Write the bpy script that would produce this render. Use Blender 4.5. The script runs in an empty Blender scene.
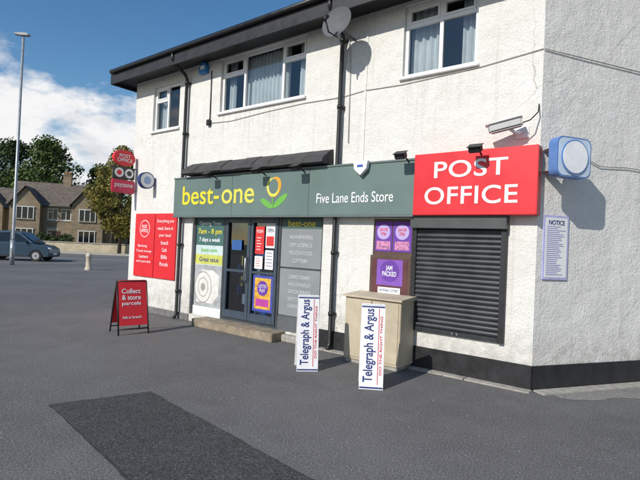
import bpy, bmesh, math, random
from mathutils import Matrix, Vector
random.seed(7)
sc=bpy.context.scene
rad=math.radians
# ---------------------------------------------------------------- materials
MATS={}
def nmat(name):
    m=bpy.data.materials.new(name); m.use_nodes=True
    nt=m.node_tree; b=nt.nodes["Principled BSDF"]
    return m,nt,b
def N(nt,t,**k):
    n=nt.nodes.new(t)
    for a,v in k.items():
        if a in n.inputs: n.inputs[a].default_value=v
        else: setattr(n,a,v)
    return n
def ramp(nt,src,stops):
    r=nt.nodes.new("ShaderNodeValToRGB")
    e=r.color_ramp.elements
    while len(e)<len(stops): e.new(0.5)
    for i,(p,c) in enumerate(stops):
        e[i].position=p
        e[i].color=(c,c,c,1) if not isinstance(c,(tuple,list)) else (*c,1)
    nt.links.new(src,r.inputs[0]); return r.outputs[0]
def noise(nt,vec,scale,detail=4,rough=.55):
    n=N(nt,"ShaderNodeTexNoise"); n.inputs["Scale"].default_value=scale
    n.inputs["Detail"].default_value=detail; n.inputs["Roughness"].default_value=rough
    if vec is not None: nt.links.new(vec,n.inputs["Vector"])
    return n.outputs["Fac"]
def mix(nt,f,a,b,mode='MIX'):
    m=nt.nodes.new("ShaderNodeMix"); m.data_type='RGBA'; m.blend_type=mode
    for s,v in ((m.inputs[0],f),(m.inputs[6],a),(m.inputs[7],b)):
        if isinstance(v,(int,float)): s.default_value=v
        elif isinstance(v,(tuple,list)): s.default_value=(*v,1)
        else: nt.links.new(v,s)
    return m.outputs[2]
def mth(nt,op,a,b=0.0,clamp=False):
    m=nt.nodes.new("ShaderNodeMath"); m.operation=op; m.use_clamp=clamp
    for s,v in ((m.inputs[0],a),(m.inputs[1],b)):
        if isinstance(v,(int,float)): s.default_value=v
        else: nt.links.new(v,s)
    return m.outputs[0]
def mapr(nt,v,a,b,c=0.0,d=1.0):
    m=nt.nodes.new("ShaderNodeMapRange"); m.clamp=True
    nt.links.new(v,m.inputs[0])
    for i,x in enumerate((a,b,c,d)): m.inputs[i+1].default_value=x
    return m.outputs[0]
def mapped(nt,sc3,loc=(0,0,0)):
    tc=nt.nodes.new("ShaderNodeTexCoord"); mp=nt.nodes.new("ShaderNodeMapping")
    mp.inputs["Scale"].default_value=sc3; mp.inputs["Location"].default_value=loc
    nt.links.new(tc.outputs["Object"],mp.inputs[0]); return mp.outputs[0]
def bump(nt,b,h,strength,dist):
    n=N(nt,"ShaderNodeBump"); n.inputs["Strength"].default_value=strength; n.inputs["Distance"].default_value=dist
    nt.links.new(h,n.inputs["Height"]); nt.links.new(n.outputs[0],b.inputs["Normal"]); return n
def mat(name,col,rough=.5,metal=0,var=.12,vs=6,bmp=0,bs=60,spec=.5):
    """painted / plain material with slight dirt variation"""
    if name in MATS: return MATS[name]
    m,nt,b=nmat(name)
    b.inputs["Roughness"].default_value=rough; b.inputs["Metallic"].default_value=metal
    b.inputs["Specular IOR Level"].default_value=spec
    v=mapped(nt,(1,1,1))
    f=noise(nt,v,vs,4,.6)
    lo=tuple(c*(1-var) for c in col); hi=tuple(min(1,c*(1+var)) for c in col)
    c=ramp(nt,f,[(.3,lo),(.7,hi)])
    nt.links.new(c,b.inputs["Base Color"])
    r=ramp(nt,f,[(.3,max(0,rough-.07)),(.7,min(1,rough+.1))]); nt.links.new(r,b.inputs["Roughness"])
    if bmp: bump(nt,b,noise(nt,v,bs,3),1,bmp)
    MATS[name]=m; return m
def mat_render():
    if "roughcast" in MATS: return MATS["roughcast"]
    m,nt,b=nmat("roughcast"); v=mapped(nt,(1,1,1))
    big=noise(nt,v,.9,5,.6); mid=noise(nt,v,7,4,.65); fine=noise(nt,v,60,3,.72)
    streak=noise(nt,mapped(nt,(6,6,.25)),1.6,4,.65)
    c=ramp(nt,big,[(.3,(.735,.715,.67)),(.70,(.81,.795,.755))])
    c=mix(nt,ramp(nt,mid,[(.42,.0),(.72,.4)]),c,(.62,.595,.54))
    c=mix(nt,ramp(nt,streak,[(.56,0),(.8,.45)]),c,(.46,.44,.39))
    c=mix(nt,ramp(nt,fine,[(.32,.65),(.45,0)]),c,(.38,.365,.33))
    sx=nt.nodes.new("ShaderNodeSeparateXYZ"); nt.links.new(v,sx.inputs[0])
    low=mth(nt,'MULTIPLY',mapr(nt,sx.outputs[2],.25,.85,1,0),ramp(nt,mid,[(.35,.1),(.7,.7)]))
    c=mix(nt,low,c,(.34,.32,.27))
    # run-off stains below the sills and under the eaves
    run=noise(nt,mapped(nt,(9,9,.5)),1.3,5,.75)
    runm=mth(nt,'MULTIPLY',ramp(nt,run,[(.47,0),(.70,.6)]),ramp(nt,big,[(.38,.25),(.6,1)]))
    for x0,x1,zt,zb in ((-8.56,-7.48,4.15,3.5),(-6.2,-3.88,4.28,3.5),(-2.05,-.8,4.26,3.4)):
        mk=mth(nt,'MULTIPLY',mth(nt,'GREATER_THAN',sx.outputs[0],x0),mth(nt,'LESS_THAN',sx.outputs[0],x1))
        mk=mth(nt,'MULTIPLY',mk,mth(nt,'MULTIPLY',mapr(nt,sx.outputs[2],zb,zt,0,1),mth(nt,'LESS_THAN',sx.outputs[2],zt+.02)))
        c=mix(nt,mth(nt,'MULTIPLY',mk,runm),c,(.36,.34,.30))
    c=mix(nt,mth(nt,'MULTIPLY',mapr(nt,sx.outputs[2],4.9,5.5,0,.5),runm),c,(.38,.36,.32))
    # hairline cracks
    wv=noise(nt,v,2.0,4,.6)
    vo2=N(nt,"ShaderNodeTexVoronoi"); vo2.feature='DISTANCE_TO_EDGE'; vo2.inputs["Scale"].default_value=.42
    ad=nt.nodes.new("ShaderNodeVectorMath"); ad.operation='ADD'
    cb=nt.nodes.new("ShaderNodeCombineXYZ")
    for k in range(3): nt.links.new(mth(nt,'MULTIPLY',wv,.9),cb.inputs[k])
    nt.links.new(v,ad.inputs[0]); nt.links.new(cb.outputs[0],ad.inputs[1]); nt.links.new(ad.outputs[0],vo2.inputs["Vector"])
    c=mix(nt,mth(nt,'MULTIPLY',ramp(nt,vo2.outputs["Distance"],[(.0012,.6),(.0035,0)]),ramp(nt,big,[(.45,0),(.6,1)])),c,(.25,.23,.2))
    nt.links.new(c,b.inputs["Base Color"]); b.inputs["Roughness"].default_value=.93
    b.inputs["Specular IOR Level"].default_value=.2
    h=mth(nt,'ADD',fine,mth(nt,'MULTIPLY',noise(nt,v,26,3,.6),.9))
    h=mth(nt,'ADD',h,mth(nt,'MULTIPLY',noise(nt,v,3,2,.5),2.5))
    bump(nt,b,h,1,.0125)
    MATS["roughcast"]=m; return m
def mat_asphalt(name,base,spk=.5,scale=1.0):
    if name in MATS: return MATS[name]
    m,nt,b=nmat(name); v=mapped(nt,(1,1,1))
    big=noise(nt,v,.35*scale,5,.6); mid=noise(nt,v,2.3,5,.7); fine=noise(nt,v,62,3,.78)
    lo=tuple(c*.80 for c in base); hi=tuple(c*1.2 for c in base)
    c=ramp(nt,big,[(.32,lo),(.68,hi)])
    c=mix(nt,ramp(nt,mid,[(.45,0),(.72,.4)]),c,tuple(x*1.45 for x in base))
    c=mix(nt,ramp(nt,noise(nt,v,1.1,6,.75),[(.56,0),(.74,.45)]),c,tuple(x*.55 for x in base))
    c=mix(nt,ramp(nt,fine,[(.54,0),(.66,spk)]),c,tuple(x*3.2 for x in base))
    c=mix(nt,ramp(nt,fine,[(.34,spk*1.3),(.47,0)]),c,tuple(x*.22 for x in base))
    vo=N(nt,"ShaderNodeTexVoronoi"); vo.inputs["Scale"].default_value=2.7; nt.links.new(v,vo.inputs["Vector"])
    c=mix(nt,mth(nt,'MULTIPLY',ramp(nt,vo.outputs["Distance"],[(.03,.7),(.06,0)]),ramp(nt,mid,[(.45,0),(.55,1)])),c,tuple(x*.45 for x in base))
    vo3=N(nt,"ShaderNodeTexVoronoi"); vo3.inputs["Scale"].default_value=16; nt.links.new(v,vo3.inputs["Vector"])
    sp=nt.nodes.new("ShaderNodeSeparateXYZ"); nt.links.new(vo3.outputs["Color"],sp.inputs[0])
    c=mix(nt,mth(nt,'MULTIPLY',ramp(nt,vo3.outputs["Distance"],[(.08,.8),(.14,0)]),mth(nt,'GREATER_THAN',sp.outputs[0],.86)),c,tuple(min(1,x*3.6) for x in base))
    nt.links.new(c,b.inputs["Base Color"])
    nt.links.new(ramp(nt,mid,[(.3,.75),(.7,.95)]),b.inputs["Roughness"])
    b.inputs["Specular IOR Level"].default_value=.25
    h=mth(nt,'ADD',fine,mth(nt,'MULTIPLY',mid,.8)); bump(nt,b,h,1,.010)
    MATS[name]=m; return m
def mat_stone(name,c1,c2,bw=.45,bh=.18):
    if name in MATS: return MATS[name]
    m,nt,b=nmat(name)
    tc=nt.nodes.new("ShaderNodeTexCoord"); sx=nt.nodes.new("ShaderNodeSeparateXYZ"); nt.links.new(tc.outputs["Object"],sx.inputs[0])
    cb=nt.nodes.new("ShaderNodeCombineXYZ")
    nt.links.new(mth(nt,'ADD',sx.outputs[0],sx.outputs[1]),cb.inputs[0]); nt.links.new(sx.outputs[2],cb.inputs[1])
    br=N(nt,"ShaderNodeTexBrick"); nt.links.new(cb.outputs[0],br.inputs["Vector"])
    br.inputs["Scale"].default_value=1; br.inputs["Brick Width"].default_value=bw; br.inputs["Row Height"].default_value=bh
    br.inputs["Mortar Size"].default_value=.012
    br.inputs["Color1"].default_value=(*c1,1); br.inputs["Color2"].default_value=(*c2,1); br.inputs["Mortar"].default_value=(*[x*.8 for x in c1],1)
    n=noise(nt,tc.outputs["Object"],1.2,5,.7)
    c=mix(nt,ramp(nt,n,[(.4,0),(.75,.6)]),br.outputs[0],tuple(x*.45 for x in c1))
    nt.links.new(c,b.inputs["Base Color"]); b.inputs["Roughness"].default_value=.9
    bump(nt,b,br.outputs["Fac"],-.5,.01)
    MATS[name]=m; return m
def mat_glass(name="window_glass",tint=(.8,.86,.88),base=.06):
    if name in MATS: return MATS[name]
    m,nt,b=nmat(name); nt.nodes.remove(b); out=nt.nodes["Material Output"]
    t=N(nt,"ShaderNodeBsdfTransparent"); t.inputs[0].default_value=(*tint,1)
    g=N(nt,"ShaderNodeBsdfGlossy"); g.inputs["Roughness"].default_value=.02
    f=N(nt,"ShaderNodeFresnel"); f.inputs[0].default_value=1.6
    mm=N(nt,"ShaderNodeMixShader"); nt.links.new(mth(nt,'ADD',f.outputs[0],base,True),mm.inputs[0]); nt.links.new(t.outputs[0],mm.inputs[1]); nt.links.new(g.outputs[0],mm.inputs[2])
    nt.links.new(mm.outputs[0],out.inputs[0]); MATS[name]=m; return m
def mat_leaf(name,c1,c2):
    if name in MATS: return MATS[name]
    m,nt,b=nmat(name)
    g=nt.nodes.new("ShaderNodeNewGeometry")
    c=ramp(nt,g.outputs["Random Per Island"],[(0,c1),(1,c2)])
    nt.links.new(c,b.inputs["Base Color"]); b.inputs["Roughness"].default_value=.6
    b.inputs["Specular IOR Level"].default_value=.25
    MATS[name]=m; return m

WHITE=mat("white_upvc",(.80,.80,.79),.35,var=.05)
BLACK=mat("black_paint",(.016,.016,.018),.5,var=.35)
PIPE=mat("black_pipe",(.012,.012,.014),.35,var=.3)
DKFRAME=mat("dark_frame",(.05,.055,.06),.4,var=.15)
FASCIA=mat("fascia_green_grey",(.120,.175,.160),.45,var=.09,vs=1.6)
RED=mat("post_office_red",(.66,.018,.028),.38,var=.07,vs=2)
TXW=mat("text_white",(.8,.8,.8),.5,var=.02)
YEL=mat("text_yellow",(.74,.62,.03),.5,var=.03)
LIME=mat("text_lime",(.66,.62,.09),.5,var=.03)
ORANGE=mat("orange",(.75,.33,.03),.5,var=.05)
GRN=mat("leaf_green_paint",(.14,.40,.06),.5,var=.05)
CONC=mat("concrete",(.34,.32,.28),.9,var=.25,vs=9,bmp=.004,bs=70)
GREYV=mat("grey_vinyl",(.23,.245,.25),.45,var=.07,vs=2)
BLUET=mat("navy_text",(.015,.03,.16),.5,var=.05)
RC=mat_render()
GL=mat_glass()

# ---------------------------------------------------------------- groups/meshes
class G:
    def __init__(s,name,mw=Matrix.Identity(4)):
        s.e=bpy.data.objects.new(name,None); s.e.empty_display_size=.2
        sc.collection.objects.link(s.e); s.e.matrix_world=mw
    def add(s,name,me,mats):
        o=bpy.data.objects.new(name,me); sc.collection.objects.link(o)
        for m in (mats if isinstance(mats,(list,tuple)) else [mats]): me.materials.append(m)
        o.parent=s.e; return o
    def mesh(s,name,vs,fs,m,smooth=False):
        me=bpy.data.meshes.new(name); me.from_pydata([tuple(v) for v in vs],[],fs); me.update()
        bm=bmesh.new(); bm.from_mesh(me); bmesh.ops.recalc_face_normals(bm,faces=bm.faces); bm.to_mesh(me); bm.free()
        if smooth:
            for p in me.polygons: p.use_smooth=True
        return s.add(name,me,m)
    def raw(s,name,vs,fs,m):
        me=bpy.data.meshes.new(name); me.from_pydata([tuple(v) for v in vs],[],fs); me.update(); return s.add(name,me,m)
    def box(s,name,x0,x1,y0,y1,z0,z1,m,bev=0,rot=None,piv=None):
        bm=bmesh.new(); bmesh.ops.create_cube(bm,size=1)
        for v in bm.verts:
            v.co=Vector(((x0+x1)/2+v.co.x*(x1-x0),(y0+y1)/2+v.co.y*(y1-y0),(z0+z1)/2+v.co.z*(z1-z0)))
        if bev: bmesh.ops.bevel(bm,geom=bm.edges[:],offset=bev,segments=2,affect='EDGES')
        if rot is not None:
            p=Vector(piv or ((x0+x1)/2,(y0+y1)/2,(z0+z1)/2))
            bmesh.ops.transform(bm,matrix=Matrix.Translation(p)@rot@Matrix.Translation(-p),verts=bm.verts)
        me=bpy.data.meshes.new(name); bm.to_mesh(me); bm.free(); return s.add(name,me,m)
    def tube(s,name,pts,r,m,seg=10,r2=None):
        vs=[];fs=[];pts=[Vector(p) for p in pts];n=len(pts)
        prev=None
        for i,p in enumerate(pts):
            d=(pts[min(i+1,n-1)]-pts[max(i-1,0)]).normalized()
            u=d.orthogonal().normalized() if prev is None else (prev-d*prev.dot(d)).normalized()
            prev=u; w=d.cross(u); rr=r if r2 is None else r+(r2-r)*i/(n-1)
            for k in range(seg):
                a=2*math.pi*k/seg; vs.append(p+(u*math.cos(a)+w*math.sin(a))*rr)
        for i in range(n-1):
            for k in range(seg):
                fs.append((i*seg+k,i*seg+(k+1)%seg,(i+1)*seg+(k+1)%seg,(i+1)*seg+k))
        fs.append(tuple(range(seg))); fs.append(tuple((n-1)*seg+k for k in range(seg)))
        o=s.mesh(name,vs,fs,m)
        for p in o.data.polygons:
            if len(p.vertices)==4: p.use_smooth=True
        return o
    def disc(s,name,c,r,thick,m,axis='Y',seg=40,ry=None):
        ry=ry or r; vs=[];c=Vector(c)
        for t in (-thick/2,thick/2):
            for k in range(seg):
                a=2*math.pi*k/seg; p=(r*math.cos(a),ry*math.sin(a))
                if axis=='Y': vs.append(c+Vector((p[0],t,p[1])))
                elif axis=='X': vs.append(c+Vector((t,p[0],p[1])))
                else: vs.append(c+Vector((p[0],p[1],t)))
        fs=[tuple(range(seg)),tuple(range(seg,2*seg))]+[(k,(k+1)%seg,seg+(k+1)%seg,seg+k) for k in range(seg)]
        return s.mesh(name,vs,fs,m)
    def poly(s,name,pts,y,thick,m):
        n=len(pts); vs=[(p[0],y,p[1]) for p in pts]+[(p[0],y+thick,p[1]) for p in pts]
        fs=[tuple(range(n)),tuple(range(n,2*n))]+[(k,(k+1)%n,n+(k+1)%n,n+k) for k in range(n)]
        return s.mesh(name,vs,fs,m)
    def extx(s,name,prof,x0,x1,m,smooth=False):
        n=len(prof); vs=[(x0,*p) for p in prof]+[(x1,*p) for p in prof]
        fs=[tuple(range(n)),tuple(range(n,2*n))]+[(k,(k+1)%n,n+(k+1)%n,n+k) for k in range(n)]
        return s.mesh(name,vs,fs,m)
    def text(s,body,xc,zc,y,w,h,m,rot=0,off=0.0,face='Y',mat4=None,shear=0,sp=1.0):
        cu=bpy.data.curves.new("t",'FONT'); cu.body=body; cu.size=1; cu.extrude=.01; cu.offset=off
        cu.align_x='CENTER'; cu.shear=shear; cu.space_line=.9; cu.space_character=sp
        ob=bpy.data.objects.new("t",cu); sc.collection.objects.link(ob)
        bpy.context.view_layer.update()
        me=bpy.data.meshes.new_from_object(ob.evaluated_get(bpy.context.evaluated_depsgraph_get()))
        bpy.data.objects.remove(ob); 
        xs=[v.co.x for v in me.vertices]; ys=[v.co.y for v in me.vertices]
        cx,cy=(min(xs)+max(xs))/2,(min(ys)+max(ys))/2; dx,dy=max(xs)-min(xs),max(ys)-min(ys)
        M=Matrix.Rotation(rad(90),4,'X')@Matrix.Rotation(rot,4,'Z')@Matrix.Diagonal((w/dx,h/dy,.15,1))@Matrix.Translation((-cx,-cy,0))
        if mat4 is None: M=Matrix.Translation((xc,y,zc))@M
        else: M=mat4@M
        me.transform(M); me.name="lettering"
        return s.add("lettering_"+body.split("\n")[0].lower().replace(" ","_").replace("-","_")[:18],me,m)

def frameM(deg,loc=(2.73,6.05,0)):
    return Matrix.Translation(loc)@Matrix.Rotation(rad(deg),4,'Z')
FM=frameM(-37.4); SM=frameM(20)

def wallholes(g,name,x0,x1,z0,z1,holes,y,depth,m):
    xs=sorted({x0,x1,*[h[0] for h in holes],*[h[1] for h in holes]}); zs=sorted({z0,z1,*[h[2] for h in holes],*[h[3] for h in holes]})
    vs=[];fs=[]
    def q(a,b,c,d): i=len(vs); vs.extend([a,b,c,d]); fs.append((i,i+1,i+2,i+3))
    for i in range(len(xs)-1):
        for j in range(len(zs)-1):
            cx,cz=(xs[i]+xs[i+1])/2,(zs[j]+zs[j+1])/2
            if any(h[0]<cx<h[1] and h[2]<cz<h[3] for h in holes): continue
            q((xs[i],y,zs[j]),(xs[i+1],y,zs[j]),(xs[i+1],y,zs[j+1]),(xs[i],y,zs[j+1]))
    for a,b,c,d in holes:
        y2=y+depth
        q((a,y,c),(a,y,d),(a,y2,d),(a,y2,c)); q((b,y,c),(b,y2,c),(b,y2,d),(b,y,d))
        q((a,y,d),(b,y,d),(b,y2,d),(a,y2,d)); q((a,y,c),(a,y2,c),(b,y2,c),(b,y,c))
    return g.raw(name,vs,fs,m)

# ================================================================ SHOP BUILDING
B=G("shop_building",FM)
wA=(-8.52,-7.52,4.2,5.23); wB=(-6.17,-3.92,4.33,5.43); wC=(-2.0,-.86,4.31,5.40)
shop=(-6.86,-3.38,.15,2.30); pw=(-2.39,-1.71,1.6,2.16)
wallholes(B,"front_wall",-9.25,0,0,5.6,[wA,wB,wC,shop,pw],0,.16,RC)
S=G("tmp",SM)
sidewall=wallholes(S,"side_wall",0,9.5,0,5.6,[],0,.1,RC)
splinth=S.box("side_plinth",0.0,9.5,-.025,.02,0,.31,BLACK)
bpy.context.view_layer.update()
inv=FM.inverted()@SM
for o in (sidewall,splinth):
    o.data.transform(inv); o.parent=B.e
bpy.data.objects.remove(S.e)
e=inv@Vector((9.5,0,0))
foot=[(-9.25,0.0),(0,0),(e.x,e.y),(e.x-3,e.y+5.0),(-9.25,7.5)]
B.mesh("rear_walls",[(foot[i][0],foot[i][1],z) for i in (0,4,3,2) for z in (0,5.6)],[(0,1,3,2),(2,3,5,4),(4,5,7,6)],RC)
ROOFM=mat("roof_slates",(.07,.07,.075),.7,var=.3,vs=5)
rf=[(-9.62,-.42),(0.02,-.42),(.06,-.06),(e.x+.1,e.y-.06),(e.x-2.7,e.y+5.4),(-9.62,7.9)]
nr=len(rf)
cxr=(sum(p[0] for p in rf)/nr,sum(p[1] for p in rf)/nr)
B.mesh("roof",[(p[0],p[1],5.72) for p in rf]+[(cxr[0],cxr[1],6.6)],[(i,(i+1)%nr,nr) for i in range(nr)],ROOFM)
B.mesh("soffit",[(p[0],p[1],5.46) for p in rf],[tuple(range(nr))],BLACK)
B.box("eaves_fascia",-9.64,.03,-.45,-.42,5.38,5.71,BLACK,.004)
B.box("eaves_fascia_end",-9.67,-9.64,-.45,7.9,5.38,5.71,BLACK)
B.tube("gutter",[(-9.6,-.49,5.66),(.05,-.49,5.68)],.05,PIPE)
B.box("front_plinth",-3.38,.0,-.022,.02,0,.31,BLACK,.004)
B.box("front_plinth_low",-9.25,-6.86,-.02,.02,0,.14,mat("grey_plinth",(.16,.155,.15),.8,var=.3))
B.box("pilaster_strip",-2.67,-2.63,-.014,.01,3.0,5.45,mat("painted_strip",(.66,.65,.61),.7,var=.15),.003)
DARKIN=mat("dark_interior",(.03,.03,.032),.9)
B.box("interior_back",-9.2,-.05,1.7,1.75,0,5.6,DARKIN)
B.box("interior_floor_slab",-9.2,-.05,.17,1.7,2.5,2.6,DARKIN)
CUR=mat("net_curtain",(.62,.63,.64),.9,var=.12,vs=3)
def curtain(x0,x1,z0,z1,y,amp=.025,per=.11,m=CUR):
    n=int((x1-x0)/.012); vs=[];fs=[]
    for i in range(n+1):
        x=x0+(x1-x0)*i/n; yy=y+amp*math.sin(x*2*math.pi/per+math.sin(x*5)*1.5)
        vs+= [(x,yy,z0),(x,yy*1.0+.01,z1)]
    for i in range(n): fs.append((2*i,2*i+2,2*i+3,2*i+1))
    o=B.raw("curtain",vs,fs,m)
def window(h,mull,trans,curt=()):
    x0,x1,z0,z1=h; y=.06; t=.055
    def bar(a,b,c,d,yy=0,dp=.06): B.box("window_frame",a,b,y+yy,y+yy+dp,c,d,WHITE,.006)
    bar(x0,x1,z0,z0+t); bar(x0,x1,z1-t,z1); bar(x0,x0+t,z0+t,z1-t); bar(x1-t,x1,z0+t,z1-t)
    for mx in mull: bar(mx-t/2,mx+t/2,z0+t,z1-t,-.003)
    edges=[x0+t]+[v for mx in mull for v in (mx-t/2,mx+t/2)]+[x1-t]
    for i in range(0,len(edges),2):
        a,b=edges[i],edges[i+1]
        if trans[i//2]:
            zt=z0+(z1-z0)*trans[i//2]
            bar(a,b,zt-t/2,zt+t/2,-.002)
            s=.035
            for q in ((a,b,zt+t/2,zt+t/2+s),(a,b,z1-t-s,z1-t),(a,a+s,zt+t/2+s,z1-t-s),(b-s,b,zt+t/2+s,z1-t-s)):
                bar(*q,-.014,.05)
    B.mesh("window_glass",[(x0+t,y+.03,z0+t),(x1-t,y+.03,z0+t),(x1-t,y+.03,z1-t),(x0+t,y+.03,z1-t)],[(0,1,2,3)],GL)
    B.box("window_sill",x0-.04,x1+.04,-.05,y,z0-.05,z0-.001,WHITE,.008)
    for c in curt: curtain(c[0],c[1],z0+.02,z1-.02,.22)
window(wA,[-8.02],[.68,0],[(-8.5,-8.15),(-7.75,-7.52)])
window(wB,[-5.52,-4.50],[.68,0,.68],[(-5.6,-4.45),(-6.15,-5.95),(-4.25,-3.9)])
window(wC,[-1.42],[.72,.72],[(-1.98,-1.45),(-1.15,-.88)])
# ---- shop front
fy=.07
def fr(a,b,c,d,dy=0,m=DKFRAME): B.box("shopfront_frame",a,b,fy-.02-dy,fy+.05,c,d,m,.004)
for x in (-6.86,-5.93,-4.43,-3.44): fr(x,x+.06,.15,2.30)
for a,b in ((-6.80,-5.93),(-5.87,-4.43),(-4.37,-3.44)): fr(a,b,2.19,2.30); 
fr(-6.80,-5.93,.15,.34,.003,WHITE); fr(-4.37,-3.44,.15,.42,.003,mat("stall_grey",(.10,.11,.115),.5))
fr(-5.87,-4.43,.15,.20,.002)
SG=mat_glass("shop_glass",(.6,.7,.85),.13)
B.mesh("shop_glazing",[(-6.8,fy+.02,.2),(-3.44,fy+.02,.2),(-3.44,fy+.02,2.25),(-6.8,fy+.02,2.25)],[(0,1,2,3)],SG)
INB=mat("shop_interior_blue",(.04,.11,.28),.6,var=.4,vs=4)
B.box("shop_shelf_unit",-6.8,-5.3,.8,1.3,.15,1.9,INB)
B.box("shop_floor",-6.8,-3.4,.13,1.69,.10,.15,mat("shop_floor",(.2,.2,.2),.5))
for i in range(24):
    x=-6.0+.1*(i%12); zz=.45+.42*(i//12)+.18*((i*7)%3); B.box("stock",x,x+.08,.42,.52,zz,zz+.2,mat("stock%d"%(i%4),[(.4,.05,.04),(.05,.15,.5),(.5,.45,.1),(.4,.4,.4)][i%4],.5))
D=G("shop_door",FM)
def leaf(x0,x1,m):
    f=.075
    for q in ((x0,x0+f,.21,2.18),(x1-f,x1,.21,2.18),(x0+f,x1-f,.21,.36),(x0+f,x1-f,2.09,2.18),(x0+f,x1-f,1.12,1.17)):
        D.box("door_frame",q[0],q[1],fy-.03,fy+.012,q[2],q[3],m,.005)
DB=mat("door_blue_grey",(.05,.07,.095),.35,var=.1)
leaf(-5.86,-5.16,DB); leaf(-5.15,-4.44,DB)
D.tube("door_handle",[(-5.2,fy-.05,.95),(-5.2,fy-.09,.98),(-5.2,fy-.09,1.4),(-5.2,fy-.05,1.43)],.014,mat("steel",(.55,.55,.55),.3,1))
# posters in the door
PO=G("window_posters",FM)
def card(x0,x1,z0,z1,m,y=fy-.006,th=.004,nm="poster"): return PO.box(nm,x0,x1,y-th,y,z0,z1,m)
PW=mat("paper_white",(.75,.75,.73),.7,var=.03); PR=mat("paper_red",(.6,.03,.03),.6); PP=mat("paper_purple",(.13,.04,.32),.6)
card(-5.03,-4.80,1.50,2.02,PR); PO.text("PUSH",-4.915,1.93,fy-.012,.16,.06,TXW)
for i in range(5): card(-4.99,-4.99+random.uniform(.08,.15),1.58+i*.055,1.592+i*.055,TXW,y=fy-.0105,th=.001)
card(-5.03,-4.82,1.22,1.46,PW)
for i in range(4): card(-5.0,-5.0+random.uniform(.1,.15),1.27+i*.045,1.28+i*.045,PR,y=fy-.0105,th=.001)
card(-4.76,-4.53,1.62,2.05,PW); card(-4.76,-4.55,1.22,1.58,PW)
for i in range(5): card(-4.73,-4.58,1.28+i*.06,1.295+i*.06,mat("print_grey",(.2,.2,.25),.7),y=fy-.0105,th=.001)
PO.text("OPEN",-4.645,1.95,fy-.012,.16,.07,BLUET); card(-4.74,-4.55,1.66,1.84,PR,y=fy-.0105,th=.001)
card(-5.04,-4.53,.42,1.1,mat("paper_blue",(.05,.07,.35),.6)); card(-4.99,-4.58,.47,1.05,mat("paper_orange",(.75,.36,.04),.6,var=.5,vs=14),y=fy-.0105,th=.001)
card(-4.95,-4.62,.52,.66,mat("paper_magenta",(.45,.05,.3),.6),y=fy-.0120,th=.001)
PO.disc("roundel",(-4.785,fy-.0135,.86),.14,.002,PP); PO.text("LOTTO\nPLAY",-4.785,.86,fy-.016,.2,.14,TXW)
card(-5.68,-5.40,1.55,1.75,mat("paper_dkblue",(.03,.10,.3),.6))
# left poster window
card(-6.79,-5.94,1.62,2.18,mat("poster_green",(.05,.13,.12),.5))
card(-6.79,-5.94,.35,1.615,mat("poster_pale",(.50,.60,.58),.5,var=.15,vs=3))
PO.text("Opening Times",-6.36,2.06,fy-.012,.68,.10,TXW,off=.01)
PO.text("7am - 8 pm",-6.36,1.89,fy-.012,.74,.14,YEL,off=.01)
PO.text("7 days a week",-6.36,1.72,fy-.012,.66,.11,TXW,off=.01)
card(-6.79,-5.94,1.22,1.42,mat("poster_lime",(.55,.56,.12),.5),y=fy-.0105,th=.001)
PO.text("best-one",-6.36,1.52,fy-.012,.5,.09,GRN,off=.01)
PO.text("Great value",-6.36,1.32,fy-.0125,.6,.10,BLUET,off=.01)
RL=mat("roll_white",(.66,.64,.60),.8,var=.12,vs=8); RG=mat("roll_grey",(.34,.31,.28),.8)
card(-6.79,-5.94,.36,1.20,mat("poster_grey",(.36,.37,.38),.6,var=.3,vs=5),y=fy-.0105,th=.001)
PO.poly("printed_roll_side",[(-6.72,.42),(-6.2,.42),(-6.02,.6),(-6.02,1.0),(-6.2,1.1),(-6.55,1.1)],fy-.0125,.0015,RL)
for k,rr in enumerate((1,.93,.62,.56,.25,.18)):
    PO.disc("printed_roll_ring",(-6.50,fy-.0135-k*.0006,.74),.27*rr,.0004,RL if k in(1,3) else RG,ry=.33*rr)
# grey vinyl panel right
card(-4.365,-3.445,.43,2.18,GREYV)
card(-4.365,-3.445,1.99,2.18,mat("panel_green",(.06,.11,.10),.5),y=fy-.0105,th=.001)
PO.text("best-one",-3.9,2.085,fy-.0125,.62,.12,YEL,off=.01)
PTX=mat("vinyl_text",(.52,.54,.54),.5)
for i,t in enumerate(["NEWSPAPERS","OFF LICENCE","FROZEN FOOD","LOTTERY"]): PO.text(t,-3.9,1.84-i*.14,fy-.0125,.52 if i<3 else .36,.065,PTX)
card(-4.365,-3.445,1.27,1.30,mat("panel_line",(.04,.045,.05),.5),y=fy-.011,th=.001)
for i,t in enumerate(["CONFECTIONERY","HOUSEHOLD","GROCERIES","SOFT DRINKS","CARDS & GIFTS"]): PO.text(t,-3.9,1.13-i*.13,fy-.0125,.5,.06,PTX)
B.box("poster_window_frame",-2.39,-1.71,.02,.06,1.6,2.16,mat("brown_frame",(.09,.05,.035),.5),.004)
BRN=MATS["brown_frame"]
card(-2.36,-2.07,1.66,2.12,PP,y=.018); card(-2.05,-1.74,1.66,2.12,PP,y=.018)
for x in (-2.215,-1.895):
    PO.disc("roundel",(x,.011,1.96),.115,.002,mat("paper_lilac",(.45,.35,.65),.6)); PO.text("SAVE\n50p",x,1.96,.0085,.14,.12,PR,off=.01)
    card(x-.12,x+.12,1.69,1.82,mat("poster_multi",(.5,.2,.35),.6,var=.6,vs=30),y=.0135,th=.001)
NB=G("notice_board",FM)
NB.box("board_frame",-2.40,-1.70,-.05,-.002,.93,1.6,BRN,.006)
NB.box("board_panel",-2.35,-1.75,-.054,-.0505,.98,1.555,mat("board_maroon",(.10,.03,.035),.5,var=.2))
NB.box("poster",-2.27,-1.83,-.0555,-.0543,1.15,1.54,mat("paper_violet",(.2,.08,.4),.6))
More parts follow.
